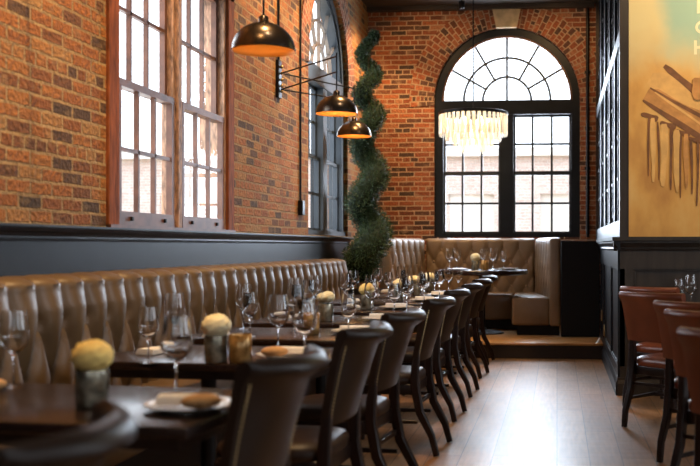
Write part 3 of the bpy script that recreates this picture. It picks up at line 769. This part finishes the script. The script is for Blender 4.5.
def swing_lamp(y0,lamps,label,plate=True):
    root=empty('wall_lamp',(0,0,0)); tag(root,label,'wall lamp','swing arm wall lamps')
    m=MB(); m.box(XL-.005,XL+.03,y0-.055,y0+.055,2.63,2.98,.004); m.build('wall_plate','black_metal',root)
    m=MB()
    for z in (2.69,2.74,2.80,2.86,2.92): m.ball((XL+.045,y0,z),.016,8,6)
    m.build('pivot_knobs','brass',root)
    for (x,y) in lamps:
        for z,zz in ((2.86,2.84),(2.71,2.71)):
            m=MB(); m.tube([(XL+.04,y0,z),(x,y,zz)],.007); m.build('arm','black_metal',root)
        head(root,(x,y,2.36 if y>6 else 2.335),rod=2.87)
    return root
swing_lamp(9.13,[(-1.84,8.25),(-2.04,9.95)],'double armed bronze wall lamp with two gold lined domes, right of the red window')
swing_lamp(4.72,[(-1.62,5.42)],'near bronze dome wall lamp with gold lining, hanging before the red framed window')
# conduit above the wall plate, switch box
def cond(path,label,nm='wall_conduit',r=.011):
    m=MB(); m.tube(path,r); return tag(m.build(nm,'black_metal'),label,'pipe')
cond([(XL+.014,9.13,2.985),(XL+.014,9.13,ZC-.01)],'thin black conduit running up the brick from the double lamp plate')
cond([(XL+.014,9.93,1.71),(XL+.014,9.93,ZC-.01)],'thin black cord running down the brick to the small switch box')
m=MB(); m.box(XL+.001,XL+.05,9.88,9.98,1.56,1.71,.005); tag(m.build('switch_box','black_metal'),'small black switch box at the foot of the black wall cord','switch box')
m=MB(); m.tube([(.41,YB-.035,1.37),(.41,YB-.035,ZC-.07)],.022,12); p_=m.build('wall_pipe','black_metal'); tag(p_,'black vertical pipe on the brick right of the arched end window','pipe')
for z in (2.30,3.6):
    MB().box(.37,.45,YB-.035,YB-.001,z-.02,z+.02,.003).build('pipe_clamp','black_metal',p_)
# brass outlets on side wainscot
for (y,z,l) in ((11.35,.47,'upper'),(10.75,.35,'lower')):
    m=MB(); m.box(.495,.5075,y-.05,y+.05,z-.06,z+.06,.002); tag(m.build('wall_outlet','brass'),'%s brass outlet plate on the grey side wainscot by the step'%l,'outlet')
# track lamp at the ceiling by the back wall
tl=empty('track_light',(-1.25,13.1,ZC)); tag(tl,'small black spotlight under the ceiling, left of the keystone','spotlight')
m=MB(); m.tube([(0,0,-.001),(0,0,-.06)],.012); m.build('stem','black_metal',tl)
m=MB(); m.lathe([(.03,-.16),(.04,-.15),(.045,-.06),(.02,-.05)],n=16); m.build('lamp_head','black_metal',tl)
# ------------------------------------------------------------------ chandelier
CH=(-1.03,12.30); ch=empty('chandelier',(CH[0],CH[1],0)); tag(ch,'round tiered crystal chandelier glowing before the arched end window','chandelier')
m=MB(); m.lathe([(.425,2.86),(.43,2.865),(.43,2.895),(.42,2.90),(.41,2.895),(.41,2.865),(.425,2.86)],n=48); 
for a in range(4): m.tube([(0,0,2.885),(.42*math.cos(a*PI/2),.42*math.sin(a*PI/2),2.885)],.006)
m.build('ring_frame','black_metal',ch)
m=MB(); z=2.89
while z<ZC-.06:
    m.tube([(0,0,z),(0,0,z+.022)],.0075); m.ball((0,0,z+.028),.011,8,5); z+=.036
m.build('chain','black_metal',ch)
m=MB(); m.lathe([(.06,ZC-.03),(.06,ZC-.001)],n=20); m.build('ceiling_rose','black_metal',ch)
def crystal_mesh(L):
    m=MB(); m.loft([[(w*.5*a,w*.25*b,z_) for a,b in ((-1,0),(-.5,1),(.5,1),(1,0),(.5,-1),(-.5,-1))] for w,z_ in ((.040,0),(.044,-.02),(.044,-L+.03),(.01,-L))])
    return m.build('crystal_prism','crystal',ch,smooth=False)
first={}
for r,n,zt,L in ((.415,40,2.87,.27),(.335,28,2.80,.27),(.24,20,2.72,.26),(.14,12,2.64,.25)):
    base=None
    for k in range(n):
        a=2*PI*k/n+r
        if base is None: o=base=crystal_mesh(L)
        else: o=base.copy(); C.objects.link(o); o.parent=ch
        o.location=(r*math.cos(a),r*math.sin(a),zt); o.rotation_euler=(0,0,a+PI/2)
for k in range(6):
    a=2*PI*k/6; m=MB(); m.ball((.2*math.cos(a),.2*math.sin(a),2.80),.028,10,7); m.build('bulb','bulb',ch)
m=MB(); m.ball((0,0,2.55),.03,10,7); m.build('bulb','bulb',ch)
# ------------------------------------------------------------------ spiral topiary
tr=empty('spiral_topiary',(-2.23,11.72,P)); tag(tr,'tall green spiral clipped topiary in a dark pot at the end of the banquette','plant')
m=MB(); m.lathe([(.001,0),(.16,0),(.19,.05),(.23,.50),(.245,.52),(.245,.56),(.22,.56),(.21,.50),(.001,.50)],n=28); m.build('pot','terracotta',tr,ang=50)
m=MB(); m.tube([(0,0,.48),(.01,0,2.0),(0,0,3.45)],[.03,.022,.008],8); m.build('trunk','bark',tr)
def hel(t):  # t 0..1
    z=.74+t*2.86; turns=5.1
    a=2*PI*((t-.162)/.248 if t<.658 else 2+(t-.658)/.165); Rr=.108*(1-t*.35); rad=.175*(1-t)**.75+.05
    return Vector((Rr*math.cos(a),Rr*math.sin(a),z)),rad
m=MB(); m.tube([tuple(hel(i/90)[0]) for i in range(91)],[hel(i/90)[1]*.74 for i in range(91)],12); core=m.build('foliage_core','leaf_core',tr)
rnd=random.Random(3); vs=[]; fs=[]
for i in range(30000):
    t=rnd.random()**1.25; c,rad=hel(t)
    d=Vector((rnd.gauss(0,1),rnd.gauss(0,1),rnd.gauss(0,.75))).normalized()
    p=c+d*rad*rnd.uniform(.72,1.04); q=Vector((rnd.gauss(0,1),rnd.gauss(0,1),rnd.gauss(0,1))).normalized()
    dirv=(d+q*.6+Vector((0,0,.2))).normalized(); side=dirv.cross(q).normalized()*.0062; l=dirv*rnd.uniform(.02,.042)
    n=len(vs); vs+=[tuple(p-side),tuple(p+side),tuple(p+l)]; fs.append((n,n+1,n+2))
me=bpy.data.meshes.new('foliage'); me.from_pydata(vs,[],fs); me.materials.append(M['leaf'])
o=bpy.data.objects.new('foliage',me); C.objects.link(o); o.parent=tr
# ------------------------------------------------------------------ street outside
bo=empty('street_building',(0,0,0)); tag(bo,'pale brick building across the street, seen through the window panes','building')
wall_mesh(lambda u,d,z:(u,24-d,z),-16,6,-.1,3.4,.3,[(a,a+1.1,.9,2.5,False) for a in (-15,-12.4,-9.8,-7.2,-4.6,-2.6,-.4,2,4.2)]).build('wall','brick_out',bo,smooth=False,uvf=uvB)
MB().box(-16.1,6.1,23.8,27,3.4,3.6).build('cornice','china',bo,smooth=False)
for a in (-15,-12.4,-9.8,-7.2,-4.6,-2.6,-.4,2,4.2):
    m=MB(); m.box(a,a+1.1,24.15,24.2,.9,2.5); w_=m.build('window','china',bo,smooth=False)
MB().box(-40,30,YB+.4,60,-.3,-.1).build('ground','stone',kind='structure',smooth=False)
MB().box(-40,XL-.4,-5,YB+.4,-.3,-.1).build('ground','stone',kind='structure',smooth=False)
# ------------------------------------------------------------------ light
w=bpy.data.worlds.new('World'); SC.world=w; w.use_nodes=True; nt=w.node_tree
bg=nt.nodes['Background']; bg.inputs[0].default_value=(.84,.92,1,1); bg.inputs[1].default_value=3.2
def area(name,loc,rot,sx,sy,e,col):
    l=bpy.data.lights.new(name,'AREA'); l.shape='RECTANGLE'; l.size=sx; l.size_y=sy; l.energy=e; l.color=col
    o=bpy.data.objects.new(name,l); C.objects.link(o); o.location=loc; o.rotation_euler=rot; return o
area('daylight_area',(XR+.4,5.0,2.3),(0,R(90),0),2.0,2.7,38,(.82,.91,1))  # fill lamp added outside an invented opening in the right wall
area('daylight_area',(XR+.4,.1,2.3),(0,R(90),0),2.0,2.1,18,(.82,.91,1))  # second added fill lamp, at the other invented right opening
area('daylight_area',(UB,YB+.6,2.7),(R(-90),0,0),1.9,2.6,340,(.74,.86,1))
area('daylight_area',(XL-.6,6.7,2.3),(0,R(-90),0),1.8,2.2,50,(.85,.93,1))
area('daylight_area',(XL-.6,11.3,2.6),(0,R(-90),0),2.2,1.9,50,(.85,.93,1))
def spot(name,loc,target,e,col,ang=70,blend=.6,r=.05):
    l=bpy.data.lights.new(name,'SPOT'); l.energy=e; l.color=col; l.spot_size=R(ang); l.spot_blend=blend; l.shadow_soft_size=r
    o=bpy.data.objects.new(name,l); C.objects.link(o); o.location=loc
    o.rotation_euler=(Vector(target)-Vector(loc)).to_track_quat('-Z','Y').to_euler(); return o
warm=(1,.60,.26)
for y in (3.6,5.4,8.8,10.4,12.6): spot('warm_spot',(-1.5,y,ZC-.08),(XL,y+.2,2.2),290,warm,95)
for x in (-1.9,.0): spot('warm_spot',(x,12.0,ZC-.08),(x*.9,YB,3.2),65,warm,85)
for y in (2.2,4.6,7.2,9.8): spot('warm_spot',(-.9,y,ZC-.08),(-1.5,y+.3,.8),70,(1,.80,.56),75)  # fill spots added to brighten banquette and tables, no known fixtures
for x in (1.0,2.4): spot('warm_spot',(x,6.9,ZC-.08),(x,YF,2.7),190,(1,.72,.42),90)
def pt(name,loc,e,col,r=.05):
    l=bpy.data.lights.new(name,'POINT'); l.energy=e; l.color=col; l.shadow_soft_size=r
    o=bpy.data.objects.new(name,l); C.objects.link(o); o.location=loc
pt('chandelier_light',(CH[0],CH[1],2.72),24,(1,.74,.42),.06)
for x,y in ((-1.84,8.25),(-2.04,9.95),(-1.62,5.42)): pt('lamp_light',(x,y,2.41),3.5,warm,.03)
# ------------------------------------------------------------------ camera
cam=bpy.data.cameras.new('camera'); co=bpy.data.objects.new('camera',cam); C.objects.link(co)
co.location=(0,0,1.25); co.rotation_euler=(R(90),0,math.atan(.091))
cam.sensor_width=36; cam.lens=36*1000/700; cam.shift_x=-116/700; cam.shift_y=13/700
cam.dof.use_dof=True; cam.dof.focus_distance=8.3; cam.dof.aperture_fstop=2.4
SC.camera=co
SC.view_settings.view_transform='Standard'; SC.view_settings.look='None'; SC.view_settings.gamma=1; SC.view_settings.exposure=.15
cy=SC.cycles; cy.use_denoising=True; cy.max_bounces=8; cy.diffuse_bounces=4; cy.glossy_bounces=4; cy.transparent_max_bounces=24; cy.transmission_bounces=6
cy.sample_clamp_indirect=8; cy.caustics_reflective=False; cy.caustics_refractive=False
